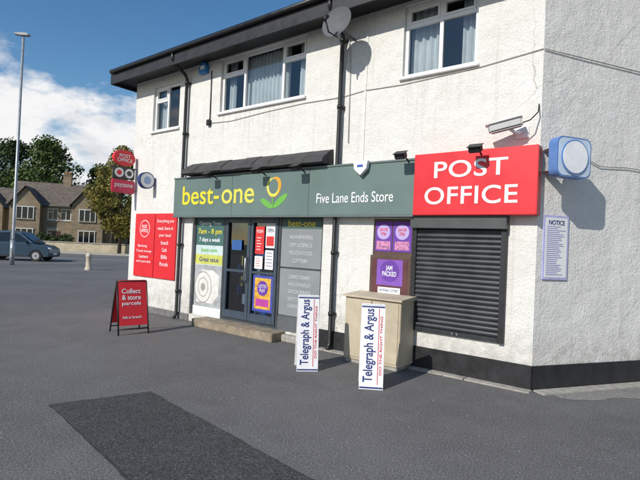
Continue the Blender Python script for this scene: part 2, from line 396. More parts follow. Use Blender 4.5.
NB.disc("roundel",(-2.05,-.058,1.37),.16,.003,PP); NB.text("JAM\nPACKED",-2.05,1.37,-.0615,.24,.16,TXW,off=.01)
NB.box("label",-2.24,-1.86,-.0565,-.0545,1.03,1.12,PW); NB.text("NATIONAL LOTTERY",-2.05,1.075,-.058,.32,.04,BLUET)

ST=G("door_step",FM)
ST.box("step",-6.30,-4.12,-.36,.04,0,.15,mat("step_stone",(.26,.21,.15),.85,var=.35,vs=7,bmp=.004),.012)
ST.box("step_low",-4.12,-3.4,-.12,.04,0,.12,CONC,.01)

# ---------------- canopy
CN=G("lead_canopy",FM)
LEAD=mat("lead_sheet",(.045,.043,.045),.7,var=.45,vs=5,bmp=.012,bs=10)
xs_=[-6.93+i*(3.7/9) for i in range(10)]
for i in range(9):
    dz=random.uniform(-.008,.008); dy=random.uniform(-.008,.008)
    CN.extx("lead_bay",[(0,3.33+dz),(-.02,3.33+dz),(-.15,3.26+dz),(-.29+dy,3.15+dz),(-.31+dy,3.08+dz),(-.27,3.06),(0,3.055)],xs_[i]+.001,xs_[i+1]-.001,LEAD)
# ---------------- fascia sign
FS=G("shop_fascia_sign",FM)
FS.box("fascia_panel",-7.34,-1.643,-.16,-.001,2.21,3.0,FASCIA,.004)
FS.box("fascia_trim_top",-7.35,-1.643,-.175,.0,3.0,3.03,mat("trim_grey",(.12,.15,.145),.4),.003)
FS.box("fascia_trim_bottom",-7.35,-1.643,-.175,-.005,2.18,2.21,MATS["trim_grey"],.003)
for x in (-5.5,-3.6): FS.box("panel_joint",x-.003,x+.003,-.1615,-.1602,2.212,2.998,BLACK)
FS.text("best-",-6.45,2.64,-.166,1.16,.39,YEL,off=.008)
FS.text("one",-5.34,2.585,-.166,.90,.28,LIME,off=.008)
FS.text("Five Lane Ends Store",-2.70,2.49,-.166,1.44,.165,TXW,off=.003)
def ell(cx,cz,a,b,ang,y,m,nm):
    pts=[]
    for k in range(36):
        t=2*math.pi*k/36; px=a*math.cos(t); pz=b*math.sin(t)
        pts.append((cx+px*math.cos(ang)-pz*math.sin(ang),cz+px*math.sin(ang)+pz*math.cos(ang)))
    FS.poly(nm,pts,y,.002,m)
fx=-4.42
ell(fx+.03,2.72,.19,.155,rad(65),-.164,ORANGE,"flower_ring"); ell(fx-.01,2.715,.175,.145,rad(115),-.1665,LIME,"flower_ring_inner")
ell(fx+.01,2.735,.135,.115,rad(90),-.169,FASCIA,"flower_centre")
ell(fx-.15,2.43,.17,.055,rad(-28),-.164,GRN,"leaf"); ell(fx+.18,2.47,.20,.06,rad(35),-.1642,GRN,"leaf"); 
FS.box("stem",fx-.014,fx+.014,-.1675,-.163,2.34,2.56,GRN)
# ---------------- post office sign
PS=G("post_office_sign",FM)
PS.box("sign_case",-1.64,.03,-.19,-.001,2.20,3.07,RED,.008)
PS.text("POST",-.83,2.83,-.194,1.0,.23,TXW,off=.010,sp=1.05)
PS.text("OFFICE",-.83,2.47,-.194,1.26,.24,TXW,off=.010,sp=1.05)
# ---------------- red boards left
RB=G("wall_poster_board",FM)
for a,b in ((-8.98,-8.19),(-8.17,-7.38)):
    RB.box("red_panel",a,b,-.035,-.002,.81,2.28,RED,.004)
RB.disc("roundel",(-8.58,-.037,1.93),.2,.003,TXW); RB.disc("roundel_in",(-8.58,-.0395,1.93),.185,.002,RED)
RB.text("POST\nOFFICE",-8.58,1.93,-.042,.28,.17,TXW,off=.01)
for i,t in enumerate(["Banking","Travel money","Letters","and parcels"]): RB.text(t,-8.58 if i!=0 else -8.64,1.52-i*.12,-.037,.1*len(t)*.52,.07,TXW)
for i,t in enumerate(["Everything you","need, here in","your local","branch","Cash","Bills","Parcels"]): RB.text(t,-7.78,2.1-i*.16,-.037,.044*len(t),.085,TXW)
# ---------------- roller shutter
RS=G("roller_shutter",FM)
SH=mat("shutter_grey",(.040,.045,.048),.42,.3,var=.3,vs=3)
n=21;z0,z1=.60,2.02
vs=[];fs=[]
sub=6
for i in range(n*sub+1):
    t=i/(n*sub); ph=(i%sub)/sub; yy=-.035-.014*math.sin(math.pi*ph)
    if i%sub==0: yy=-.03
    vs+=[(-1.62,yy,z0+(z1-z0)*t),(-.42,yy,z0+(z1-z0)*t)]
for i in range(n*sub): fs.append((2*i,2*i+1,2*i+3,2*i+2))
RS.raw("slats",vs,fs,SH)
RS.box("bottom_bar",-1.62,-.42,-.055,-.01,.545,.60,SH,.006)
RS.box("guide_rail_1",-1.69,-1.62,-.07,-.001,.54,2.02,BLACK,.005); RS.box("guide_rail_2",-.42,-.35,-.07,-.001,.54,2.02,BLACK,.005)
RS.box("shutter_box",-1.70,-.34,-.13,-.001,2.021,2.198,mat("shutter_box_grey",(.06,.065,.066),.5),.006)
for x in (-1.05,-.98): RS.box("lock",x,x+.03,-.062,-.05,.555,.59,MATS["steel"])
# ---------------- drainpipes
def drainpipe(x):
    g=G("drainpipe",FM)
    g.tube("pipe",[(x,-.47,5.62),(x,-.46,5.50),(x,-.40,5.42),(x,-.12,5.26),(x,-.075,5.18),(x,-.075,4.0),(x,-.075,.12),(x,-.11,.05),(x,-.14,.03)] ,.036,PIPE)
    for z in (5.1,4.0,1.6,.6): g.tube("collar",[(x,-.075,z-.03),(x,-.075,z+.03)],.047,PIPE); g.box("clip",x-.06,x+.06,-.06,-.001,z-.02,z+.02,PIPE)
drainpipe(-7.19); drainpipe(-3.09)
# ---------------- alarm boxes, lights, cctv
AL=G("alarm_box",FM)
AL.poly("case",[(-6.78,5.22),(-6.56,5.22),(-6.55,5.34),(-6.60,5.44),(-6.74,5.44),(-6.79,5.34)],-.09,.089,mat("alarm_blue",(.03,.2,.5),.4))
AL.box("label",-6.74,-6.6,-.095,-.091,5.3,5.38,TXW)
AL2=G("alarm_box",FM)
AL2.poly("case",[(-2.66,3.04),(-2.40,3.04),(-2.42,2.92),(-2.53,2.82),(-2.64,2.92)],-.25,.074,WHITE)
AL2.box("strobe",-2.58,-2.48,-.262,-.2505,2.95,2.98,mat("blue_lens",(.03,.1,.5),.2))
def flood(x,z,w=.16):
    g=G("floodlight",FM)
    g.tube("bracket",[(x,-.12,z-.06),(x,-.3,z+.02),(x,-.38,z)],.012,BLACK)
    R=Matrix.Rotation(rad(28),4,'X')
    g.box("lamp_head",x-w/2,x+w/2,-.46,-.36,z-.04,z+.04,BLACK,.01,rot=R)
    g.box("lamp_hood",x-w/2-.01,x+w/2+.01,-.48,-.34,z+.04,z+.05,BLACK,.002,rot=R,piv=(x,-.41,z))
for x in (-5.95,-4.62,-3.7): flood(x,2.985)
for x in (-1.75,-.68): flood(x,3.03)
CC=G("security_camera",FM)
CC.box("wall_plate",-.30,-.14,-.03,-.001,3.20,3.36,WHITE,.01)
CC.tube("arm",[(-.22,-.02,3.28),(-.26,-.16,3.24),(-.33,-.24,3.30)],.022,WHITE)
RM=Matrix.Rotation(rad(-12),4,'Y')@Matrix.Rotation(rad(10),4,'Z')
CC.box("housing",-.56,-.16,-.31,-.20,3.27,3.38,mat("camera_grey",(.35,.35,.35),.4),.02,rot=RM,piv=(-.36,-.25,3.32))
CC.box("sunshield",-.60,-.15,-.325,-.185,3.38,3.395,WHITE,.005,rot=RM,piv=(-.36,-.25,3.32))
CC.box("lens_face",-.566,-.558,-.295,-.215,3.285,3.365,BLACK,.003,rot=RM,piv=(-.36,-.25,3.32))
CC.tube("cable",[(-.17,-.25,3.34),(-.08,-.2,3.38),(-.02,-.08,3.5),(-.03,-.01,3.62)],.008,BLACK)
# cables on the wall
CB=G("wall_cable",FM)
GC=mat("grey_cable",(.30,.29,.27),.6)
CB.tube("cable_run",[(-6.45,-.02,5.25),(-6.44,-.02,4.2)],.010,BLACK,6)
CB.box("junction_box",-6.5,-6.40,-.07,-.001,4.1,4.22,BLACK,.01)
pts=[(-6.4,4.15),(-5.8,4.12),(-4.9,4.17),(-3.9,4.20),(-3.1,4.18),(-2.66,4.22),(-2.0,4.20),(-.8,4.24),(0,4.32)]
CB.tube("cable_long",[(a,-.012,b) for a,b in pts],.005,GC,6)
CB.tube("cable_dish",[(-3.0,-.02,5.2),(-2.95,-.02,4.6),(-2.93,-.02,3.4)],.006,mat("white_cable",(.4,.4,.4),.6),6)
CS=G("wall_cable",SM)
CS.tube("cable",[(0,-.015,4.32),(.6,-.02,4.31),(1.4,-.02,4.30),(4,-.02,4.27)],.007,GC,6)
CS.tube("cable_2",[(.45,-.02,2.95),(.7,-.02,3.02),(1.0,-.02,2.92),(1.5,-.02,2.95),(4,-.02,2.9)],.006,GC,6)
RSg=G("round_face_wall_sign",SM)
BL=mat("sign_blue",(.10,.20,.45),.4)
def rrect(x0,x1,z0,z1,r,k=8):
    out=[]
    for cx,cz,a0 in ((x1-r,z1-r,0),(x0+r,z1-r,90),(x0+r,z0+r,180),(x1-r,z0+r,270)):
        for i in range(k+1):
            a=rad(a0+90*i/k); out.append((cx+r*math.cos(a),cz+r*math.sin(a)))
    return out
RSg.poly("case",rrect(-.13,.40,2.65,3.13,.09),-.40,.13,BL)
RSg.poly("face",rrect(-.112,.382,2.668,3.112,.08),-.404,.0035,mat("sign_pale_blue",(.52,.62,.74),.5))
RSg.disc("disc",(.135,-.41,2.89),.212,.010,mat("sign_ring",(.12,.24,.50),.4)); RSg.disc("disc_centre",(.135,-.418,2.89),.192,.006,mat("sign_white2",(.80,.81,.81),.4))
for z in (2.75,3.03): RSg.box("bracket",.05,.2,-.27,-.001,z-.015,z+.015,MATS["steel"])
WP=G("wall_poster",SM)
WP.box("poster_backing",.09,.50,-.02,-.002,1.40,2.22,mat("poster_lilac",(.42,.42,.66),.5),.002)
WP.box("paper",.115,.475,-.023,-.0205,1.43,2.19,PW)
WP.text("NOTICE",.295,2.13,-.025,.26,.06,BLUET,off=.01)
for i in range(26):
    w=random.uniform(.16,.31); WP.box("print_line",.14,.14+w,-.0245,-.0235,1.46+i*.0245,1.468+i*.0245,mat("print_blue",(.16,.16,.45),.7))
# satellite dish
SD=G("satellite_dish",FM)
DG=mat("dish_grey",(.11,.115,.12),.65,var=.15,spec=.2)
vs=[(0,0,0)];fs=[];sg=32;rg=6
for i in range(1,rg+1):
    r=.27*i/rg
    for k in range(sg):
        a=2*math.pi*k/sg; vs.append((r*math.cos(a),-(r*r)*.75,r*.92*math.sin(a)))
for k in range(sg): fs.append((0,1+k,1+(k+1)%sg))
for i in range(rg-1):
    for k in range(sg): fs.append((1+i*sg+k,1+i*sg+(k+1)%sg,1+(i+1)*sg+(k+1)%sg,1+(i+1)*sg+k))
DX=-2.88
MD=Matrix.Translation((DX,-.50,5.16))@Matrix.Rotation(rad(0),4,'Z')@Matrix.Rotation(rad(-10),4,'X')
SD.mesh("dish",[MD@Vector(v) for v in vs],fs,DG,True)
SD.tube("lnb_arm",[MD@Vector(p) for p in ((0,.02,-.22),(0,-.2,-.26),(0,-.32,-.12))],.012,BLACK,8)
SD.tube("lnb",[MD@Vector(p) for p in ((0,-.34,-.15),(0,-.28,-.05))],.03,BLACK,10)
SD.tube("wall_arm",[(DX,-.46,5.14),(DX,-.3,5.08),(DX,-.01,5.08)],.02,DG,8)
# projecting signs
PJ=G("projecting_post_office_sign",Matrix(FM)@Matrix.Translation((0,.09,-.07)))
PJ.tube("bracket",[(-9.12,-.1,3.42),(-9.12,-.75,3.42)],.015,BLACK,8); PJ.tube("bracket_2",[(-9.12,-.1,2.9),(-9.12,-.6,2.9)],.012,BLACK,8)
PJ.disc("oval",(-9.12,-.42,3.64),.27,.09,RED,axis='X',ry=.19)
T=Matrix.Translation((-9.07,-.42,3.64))@Matrix.Rotation(rad(90),4,'Z')
PJ.text("POST\nOFFICE",0,0,0,.38,.18,TXW,mat4=T,off=.01)
PJ.box("cash_panel",-9.155,-9.085,-.68,-.14,3.15,3.43,mat("sign_dark",(.03,.03,.03),.4),.01)
PJ.disc("cash_disc1",(-9.08,-.54,3.29),.11,.01,TXW,axis='X'); PJ.disc("cash_disc2",(-9.08,-.29,3.29),.11,.01,TXW,axis='X')
PJ.disc("cash_disc1b",(-9.073,-.54,3.29),.06,.006,RED,axis='X'); PJ.disc("cash_disc2b",(-9.073,-.29,3.29),.06,.006,MATS["sign_dark"],axis='X')
PJ.box("lower_panel",-9.155,-9.085,-.70,-.12,2.82,3.13,mat("sign_pinkred",(.6,.03,.09),.4),.02)
T=Matrix.Translation((-9.082,-.41,2.98))@Matrix.Rotation(rad(90),4,'Z'); PJ.text("payzone",0,0,0,.46,.11,TXW,mat4=T,off=.01)
PR2=G("projecting_round_sign",FM)
PR2.disc("rim",(-8.33,-.22,3.02),.19,.10,mat("navy_rim",(.02,.04,.15),.4),axis='X')
PR2.disc("face",(-8.277,-.22,3.02),.165,.006,TXW,axis='X'); PR2.disc("face_dot",(-8.273,-.22,3.02),.09,.004,mat("sign_greyblue",(.3,.4,.6),.4),axis='X')
PR2.tube("bracket",[(-8.33,-.01,3.02),(-8.33,-.1,3.02)],.02,BLACK,8)

# ================================================================ street items
CBN=G("utility_cabinet",FM)
BEI=mat("cabinet_beige",(.47,.40,.29),.6,var=.16,vs=3)
CBN.box("body",-2.55,-1.62,-.46,-.03,.05,.97,BEI,.008)
CBN.box("plinth",-2.52,-1.65,-.44,-.03,0,.05,CONC)
CBN.extx("lid",[(-.50,.97),(-.50,.995),(-.03,1.03),(-.03,.97)],-2.58,-1.59,BEI)
CBN.box("door_gap",-2.092,-2.082,-.4635,-.4605,.09,.94,DKFRAME)
for x0,x1 in ((-2.52,-2.10),(-2.075,-1.65)): CBN.box("door_panel",x0,x1,-.472,-.461,.09,.94,BEI,.005)
CBN.tube("lock",[(-2.13,-.48,.55),(-2.13,-.47,.55)],.015,MATS["steel"],8)

def news_board(x,y,ang):
    M=Matrix.Translation((x,y,0))@Matrix.Rotation(rad(ang),4,'Z')
    g=G("newspaper_board",M); w,d,h=.145,.17,1.0
    P=mat("corrugated_white",(.78,.78,.78),.5,var=.06)
    t=.008
    def panel(nm,sy):
        g.mesh(nm,[(-w,sy*d,0),(w,sy*d,0),(w,sy*.03,h),(-w,sy*.03,h),(-w,sy*(d-t),0),(w,sy*(d-t),0),(w,sy*(.03-t),h),(-w,sy*(.03-t),h)],
           [(0,1,2,3),(4,5,6,7),(0,1,5,4),(1,2,6,5),(2,3,7,6),(3,0,4,7)],P)
    panel("front_panel",-1); panel("back_panel",1)
    g.box("top_cap",-w,w,-.035,.035,h-.001,h+.012,P,.004)
    g.box("brace",-w+.01,w-.01,-.10,.10,.36,.366,P)
    tilt=math.atan2(.14,h)
    def face(nx,nz):
        f=nz/h; return Vector((nx,-(d+(.03-d)*f)-.0025,nz))
    def tx(body,nx,nz,w_,h_,m,off=0):
        T=Matrix.Translation(face(nx,nz))@Matrix.Rotation(-tilt,4,'X'); g.text(body,0,0,0,w_,h_,m,rot=rad(90),mat4=T,off=off)
    tx("Telegraph & Argus",-.03,.52,.88,.15,BLUET,.012)
    tx("DO THE RIGHT THING",.105,.52,.70,.028,mat("red_text",(.6,.02,.03),.5),.01)
    def strip(x0,x1,z0,z1,m):
        g.mesh("print_edge",[face(x0,z0),face(x1,z0),face(x1,z1),face(x0,z1)],[(0,1,2,3)],m)
    strip(.070,.078,.06,.96,MATS["red_text"])
    strip(-w+.004,w-.004,.012,.03,BLUET); strip(-w+.004,w-.004,.97,.988,BLUET)
news_board(-.12,6.68,8); news_board(.70,5.97,-4)

AB=G("pavement_a_board",Matrix.Translation((-3.36,8.66,0))@Matrix.Rotation(rad(40),4,'Z'))
w,h,d=.26,.92,.24
for sy in (-1,1):
    def P(x,z,o=0): f=z/h; return (x,sy*(d-(d-.02)*f+o),z)
    for sx in (-1,1): AB.tube("leg",[P(sx*w,0),P(sx*w,h)],.014,BLACK,8)
    AB.tube("foot_rail",[P(-w,.1),P(w,.1)],.012,BLACK,8); AB.tube("top_rail",[P(-w,h),P(w,h)],.014,BLACK,8)
    AB.mesh("red_face",[P(-w+.01,.16,.008),P(w-.01,.16,.008),P(w-.01,h+.02,.008),P(-w+.01,h+.02,.008),P(-w+.01,.16,-.004),P(w-.01,.16,-.004),P(w-.01,h+.02,-.004),P(-w+.01,h+.02,-.004)],
        [(0,1,2,3),(4,5,6,7),(0,1,5,4),(1,2,6,5),(2,3,7,6),(3,0,4,7)],RED)
tilt=math.atan2(.22,h)
for i,t in enumerate(["Collect","& store","parcels"]):
    z=.75-i*.11; y=-(d-(d-.02)*z/h)-.012
    AB.text(t,0,0,0,.33,.085,TXW,mat4=Matrix.Translation((-.02,y,z))@Matrix.Rotation(-tilt,4,'X'),off=.01)
z=.30;y=-(d-(d-.02)*z/h)-.012
AB.text("Ask in branch",0,0,0,.33,.05,TXW,mat4=Matrix.Translation((-.02,y,z))@Matrix.Rotation(-tilt,4,'X'))

LP=G("street_lamp",Matrix.Translation((-16.1,25.2,0)))
ALU=mat("galvanised",(.33,.35,.36),.45,.4,var=.1)
LP.tube("column_base",[(0,0,0),(0,0,1.3)],.12,ALU,14)
LP.tube("column",[(0,0,1.3),(0,0,1.4),(0,0,12)],.095,ALU,12,r2=.06)
LP.tube("arm",[(0,0,11.9),(.02,0,12.1),(.2,0,12.17)],.035,ALU,8)
LP.poly("lantern",[(-.45,12.16),(-.1,12.10),(.30,12.10),(.30,12.2),(0,12.24),(-.4,12.2)],-.13,.26,mat("lantern_grey",(.25,.26,.27),.4))
LP.box("access_door",-.05,.05,-.128,-.11,.4,.9,ALU,.004)
BO=G("stone_bollard",Matrix.Translation((-11.5,24,0)))
prof=[(.17,0),(.17,.1),(.13,.14),(.12,.62),(.15,.66),(.15,.72),(.12,.78),(.07,.84),(0,.86)]
vs=[];fs=[];sg=16
for r,z in prof:
    for k in range(sg): a=2*math.pi*k/sg; vs.append((max(r,.001)*math.cos(a),max(r,.001)*math.sin(a),z))
for i in range(len(prof)-1):
    for k in range(sg): fs.append((i*sg+k,i*sg+(k+1)%sg,(i+1)*sg+(k+1)%sg,(i+1)*sg+k))
BO.mesh("bollard_body",vs,fs,mat("bollard_stone",(.5,.44,.33),.8,var=.2),True)

# car
CR=G("parked_car",Matrix.Translation((-18.75,30.0,0))@Matrix.Rotation(rad(8),4,'Z')@Matrix.Diagonal((1,1,1.08,1)))
CP=mat("car_paint",(.035,.065,.10),.25,.3,var=.05); CG=mat("car_glass",(.01,.013,.016),.06,var=.0)
low=[(-2.12,.32),(-2.16,.62),(-2.10,.98),(-1.98,1.04),(.95,1.02),(1.75,.90),(2.05,.74),(2.12,.5),(2.08,.26),(1.72,.24),(1.68,.42),(1.55,.58),(1.36,.65),(1.15,.58),(1.02,.42),(.98,.24),(-.98,.22),(-1.02,.42),(-1.15,.58),(-1.34,.65),(-1.53,.58),(-1.66,.42),(-1.7,.24)]
n=len(low); hw=.88
vs=[(x,-hw,z) for x,z in low]+[(x,hw,z) for x,z in low]
o=CR.mesh("body",vs,[tuple(range(n)),tuple(range(n,2*n))]+[(k,(k+1)%n,n+(k+1)%n,n+k) for k in range(n)],CP)
bv=o.modifiers.new("b",'BEVEL'); bv.width=.05; bv.segments=3
top=[(-2.02,1.03),(-1.78,1.55),(-1.5,1.66),(-.3,1.70),(.35,1.62),(1.25,1.00)]
n=len(top)
vs=[(x,-hw+.03+(z-1.02)*.25,z) for x,z in top]+[(x,hw-.03-(z-1.02)*.25,z) for x,z in top]
o=CR.mesh("cabin",vs,[tuple(range(n)),tuple(range(n,2*n))]+[(k,(k+1)%n,n+(k+1)%n,n+k) for k in range(n)],CP)
bv=o.modifiers.new("b",'BEVEL'); bv.width=.04; bv.segments=2
for sgn in (-1,1):
    for pl in ([(-1.85,1.09),(-1.66,1.50),(-1.1,1.56),(-1.1,1.08)],[(-1.02,1.08),(-1.02,1.56),(-.25,1.60),(-.2,1.08)],[(-.12,1.08),(-.17,1.60),(.28,1.53),(.95,1.07)]):
        vs=[(x,sgn*(hw-.03-(z-1.02)*.25+.012),z) for x,z in pl]; CR.mesh("side_window",vs,[(0,1,2,3)],CG)
CR.mesh("windscreen",[(1.22,-.74,1.05),(1.22,.74,1.05),(.43,.66,1.60),(.43,-.66,1.60)],[(0,1,2,3)],CG)
for x in (-1.34,1.35):
    for sgn in (-1,1):
        CR.disc("tyre",(x,sgn*.80,.32),.32,.2,mat("tyre",(.02,.02,.02),.8),seg=28); CR.disc("wheel",(x,sgn*.905,.32),.2,.012,mat("alloy",(.45,.45,.46),.35,.6),seg=20)
        CR.disc("hub",(x,sgn*.914,.32),.05,.012,BLACK,seg=12)
CR.box("headlamp",1.93,2.10,-.80,-.45,.66,.80,mat("lamp_clear",(.7,.7,.7),.1),.03); CR.box("number_plate",2.11,2.125,-.26,.26,.38,.49,TXW)
CR.box("mirror",.72,.84,-1.04,-.87,1.02,1.14,CP,.03); CR.box("tail_lamp",-2.16,-2.04,-.88,-.75,.75,1.02,PR,.02)
for x in (-1.06,-.15,.98): CR.box("door_seam",x-.006,x+.006,-hw-.003,-hw+.01,.33,1.0,BLACK)
CR.box("sill_trim",-.95,.95,-hw-.006,-hw+.01,.24,.33,BLACK)

# ================================================================ ground
def sheet(name,pts,z,m):
    g=bpy.data.meshes.new(name); g.from_pydata([(*p,z) for p in pts],[],[tuple(range(len(pts)))]); g.update()
    o=bpy.data.objects.new(name,g); sc.collection.objects.link(o); g.materials.append(m); return o
ASP=mat_asphalt("asphalt_forecourt",(.138,.134,.132),.6)
GRASS=mat("grass_ground",(.06,.085,.03),.95,var=.35,vs=.3)
sheet("ground",[(-400,-200),(400,-200),(400,600),(-400,600)],-.008,GRASS)
sheet("forecourt_pavement",[(-60,-30),(60,-30),(60,27),(-60,27)],0,ASP)
PA=mat_asphalt("asphalt_patch",(.062,.064,.063),.75)
def rough(pts,n=14,j=.012):
    out=[]
    for i,p in enumerate(pts):
        q=pts[(i+1)%len(pts)]
        for k in range(n):
            t=k/n; out.append((p[0]+(q[0]-p[0])*t+random.uniform(-j,j),p[1]+(q[1]-p[1])*t+random.uniform(-j,j)))
    return out
pp=[(-2.62,4.81),(-1.81,5.35),(0,3.53),(1.1,2.4),(-.3,2.4),(-1.26,3.40)]
TAR=mat("tar_seal",(.035,.035,.036),.8,var=.3)
sheet("tar_joint",rough([(-2.635,4.81),(-1.81,5.365),(.01,3.538),(1.12,2.39),(-.32,2.39),(-1.275,3.39)],20,.008),.003,TAR)
sheet("asphalt_patch",rough(pp,16,.006),.006,PA)
sheet("road",[(-90,27),(60,27),(60,44),(-90,44)],.003,mat_asphalt("asphalt_road",(.14,.138,.136),.3))
KB=mat("kerb_stone",(.36,.34,.30),.85,var=.2)
g=G("kerb"); g.box("kerb_stones",-90,60,44,44.2,0,.12,KB,.01)
gg=G("far_pavement"); gg.box("slab",-90,60,44.2,47,-.01,.115,mat("pavement_pale",(.40,.37,.31),.9,var=.15,vs=1))
sheet("road_line",[(-90,43.2),(60,43.2),(60,43.32),(-90,43.32)],.007,mat("yellow_line",(.6,.45,.05),.7))
sheet("road_centre_line",[(-90,35.4),(60,35.4),(60,35.5),(-90,35.5)],.007,TXW)
ED=G("concrete_edging",FM)
for i in range(4):
    a=-3.3+i*.83; ED.box("edging_front",a+.004,a+.826,-.17,-.024,-.01,.018,CONC,.006)
ES=G("concrete_edging",SM)
for i in range(7):
    ES.box("edging_side",i*.83+.004,i*.83+.826,-.2,-.027,-.01,.02,CONC,.006)
WS=G("worn_concrete_strip",SM); vs=[];fs=[]
for i in range(41):
    x=.12+i*.12; a=-.215; b=-.34-.22*min(1,i/8)-random.uniform(0,.05)-.05*math.sin(i*.7)
    vs+=[(x,a,.004),(x,b,.004)]
for i in range(40): fs.append((2*i,2*i+1,2*i+3,2*i+2))
WS.raw("strip",vs,fs,mat_asphalt("worn_strip",(.21,.205,.19),.5))
LT=G("leaf_litter"); vs=[];fs=[]
for i in range(620):
    if random.random()<.85:
        p=FM@Vector((random.uniform(-9,.2),-abs(random.gauss(0,.14))-.03,0))
    else:
        p=Vector((random.uniform(-12,6),random.uniform(2,20),0))
    a=random.uniform(0,6.28); s=random.uniform(.006,.016); b=len(vs)
    for k in range(4):
        t=a+k*math.pi/2; vs.append((p.x+math.cos(t)*s,p.y+math.sin(t)*s*.7,.008+random.uniform(0,.012)))
    fs.append((b,b+1,b+2,b+3))
LT.raw("leaves",vs,fs,mat_leaf("litter",(.08,.055,.025),(.22,.17,.09)))

# ================================================================ background
def house(name,loc,ang,w,d,eh,rh,wallm,roofm,bay=None,chim=(0,),wins=()):
    g=G(name,Matrix.Translation(loc)@Matrix.Rotation(rad(ang),4,'Z'))
    hx,hy=w/2,d/2
    holes=[(x-.55,x+.55,z,z+1.35) for x,z in wins]
    wallholes(g,"front_wall",-hx,hx,0,eh,holes,-hy,.2,wallm)
    g.mesh("walls",[(-hx,-hy,0),(hx,-hy,0),(hx,hy,0),(-hx,hy,0),(-hx,-hy,eh),(hx,-hy,eh),(hx,hy,eh),(-hx,hy,eh),(-hx,0,eh+rh),(hx,0,eh+rh)],
        [(1,2,6,9,5),(2,3,7,6),(3,0,4,8,7)],wallm)
    o=.35
    g.mesh("roof",[(-hx-o,-hy-o,eh-.2),(hx+o,-hy-o,eh-.2),(hx+o,0,eh+rh+.05),(-hx-o,0,eh+rh+.05),(-hx-o,hy+o,eh-.2),(hx+o,hy+o,eh-.2)],[(0,1,2,3),(3,2,5,4)],roofm)
    g.box("gutter",-hx-o,hx+o,-hy-o-.1,-hy-o+.02,eh-.3,eh-.18,BLACK)
    for x,z in wins:
        g.box("window_pane",x-.55,x+.55,-hy+.12,-hy+.15,z,z+1.35,CG)
        for q in ((x-.55,x-.47,z,z+1.35),(x+.47,x+.55,z,z+1.35),(x-.47,x+.47,z,z+.08),(x-.47,x+.47,z+1.27,z+1.35),(x-.03,x+.03,z+.08,z+1.27),(x-.47,x-.03,z+.9,z+.96)):
            g.box("window_frame",q[0],q[1],-hy+.06,-hy+.12,q[2],q[3],WHITE)
        g.box("sill",x-.65,x+.65,-hy-.06,-hy+.1,z-.14,z-.001,CONC)
        g.box("lintel",x-.65,x+.65,-hy-.02,-hy+.05,z+1.351,z+1.6,CONC)
    for bx,bw,bh,brh in (bay or ()):
        g.mesh("gable_bay",[(bx-bw/2,-hy-1,0),(bx+bw/2,-hy-1,0),(bx+bw/2,-hy-1,bh),(bx,-hy-1,bh+brh),(bx-bw/2,-hy-1,bh),(bx-bw/2,-hy,0),(bx+bw/2,-hy,0),(bx+bw/2,-hy,bh),(bx-bw/2,-hy,bh)],
            [(0,1,2,3,4),(1,6,7,2),(0,4,8,5)],wallm)
        g.mesh("bay_roof",[(bx-bw/2-.3,-hy-1.3,bh-.25),(bx,-hy-1.3,bh+brh+.12),(bx,0,bh+brh+.12),(bx-bw/2-.3,0,bh-.25),(bx+bw/2+.3,-hy-1.3,bh-.25),(bx+bw/2+.3,0,bh-.25)],[(0,1,2,3),(1,4,5,2)],roofm)
        for z in (.9,3.4):
            if z+1.3<bh+.6:
                g.box("bay_window",bx-.9,bx+.9,-hy-1.06,-hy-1.01,z,z+1.3,CG)
                for x in (-.9,-.33,.27,.84): g.box("bay_frame",bx+x,bx+x+.07,-hy-1.1,-hy-1.06,z,z+1.3,WHITE)
                g.box("bay_head",bx-.95,bx+.95,-hy-1.12,-hy-1.06,z+1.3,z+1.38,WHITE); g.box("bay_sill",bx-.95,bx+.95,-hy-1.14,-hy-1.02,z-.12,z-.001,CONC)
    for c in chim:
        g.box("chimney",c-.45,c+.45,-.35,.35,eh+rh-.7,eh+rh+1.1,wallm); g.box("chimney_cap",c-.52,c+.52,-.42,.42,eh+rh+1.1,eh+rh+1.2,wallm)
        for k in (-.2,.2): g.tube("chimney_pot",[(c+k,0,eh+rh+1.2),(c+k,0,eh+rh+1.6)],.12,mat("clay",(.35,.15,.08),.8),10)
    g.box("door",-hx*.1-.45,-hx*.1+.45,-hy-.03,-hy-.005,.1,2.1,mat("door_paint",(.08,.03,.03),.4))
    return g
ST1=mat_stone("stone_dark",(.25,.19,.125),(.32,.25,.17)); ST2=mat_stone("stone_light",(.46,.39,.28),(.54,.46,.33))
RF=mat("stone_slate_roof",(.125,.10,.08),.85,var=.35,vs=2.5,bmp=.02,bs=4)
house("stone_house",(-31.5,60,0),16,11,7,5.2,2.8,ST1,RF,bay=[(2.9,3.4,5.3,2.1),(-3.6,3.0,5.1,1.9)],chim=(-.3,4.9),wins=[(-1.0,.9),(-1.0,3.4),(.4,3.4)])
house("stone_house",(-46,63,0),16,12,7,5.0,2.6,ST1,RF,bay=[(3.4,3.4,5.0,1.9)],chim=(-1,),wins=[(-4,.9),(-4,3.2),(-1,3.2)])
house("stone_house",(-23.6,66,0),-10,8,7,4.6,1.6,ST2,RF,chim=(2.5,),wins=[(-2.6,.9),(-2.6,2.9),(-.8,2.9),(0.9,.9),(.9,2.9),(2.8,2.9)])
house("stone_house",(-12,72,0),-14,12,7,4.6,2.0,ST2,RF,chim=(2.5,),wins=[(-2.6,.9),(-2.6,2.9),(2.6,.9),(2.6,2.9)])
GW=G("garden_wall"); GW.box("wall",-70,-10,47.6,47.95,0,.95,ST2,.02); GW.box("coping",-70,-10,47.52,48.03,.95,1.03,CONC,.01)

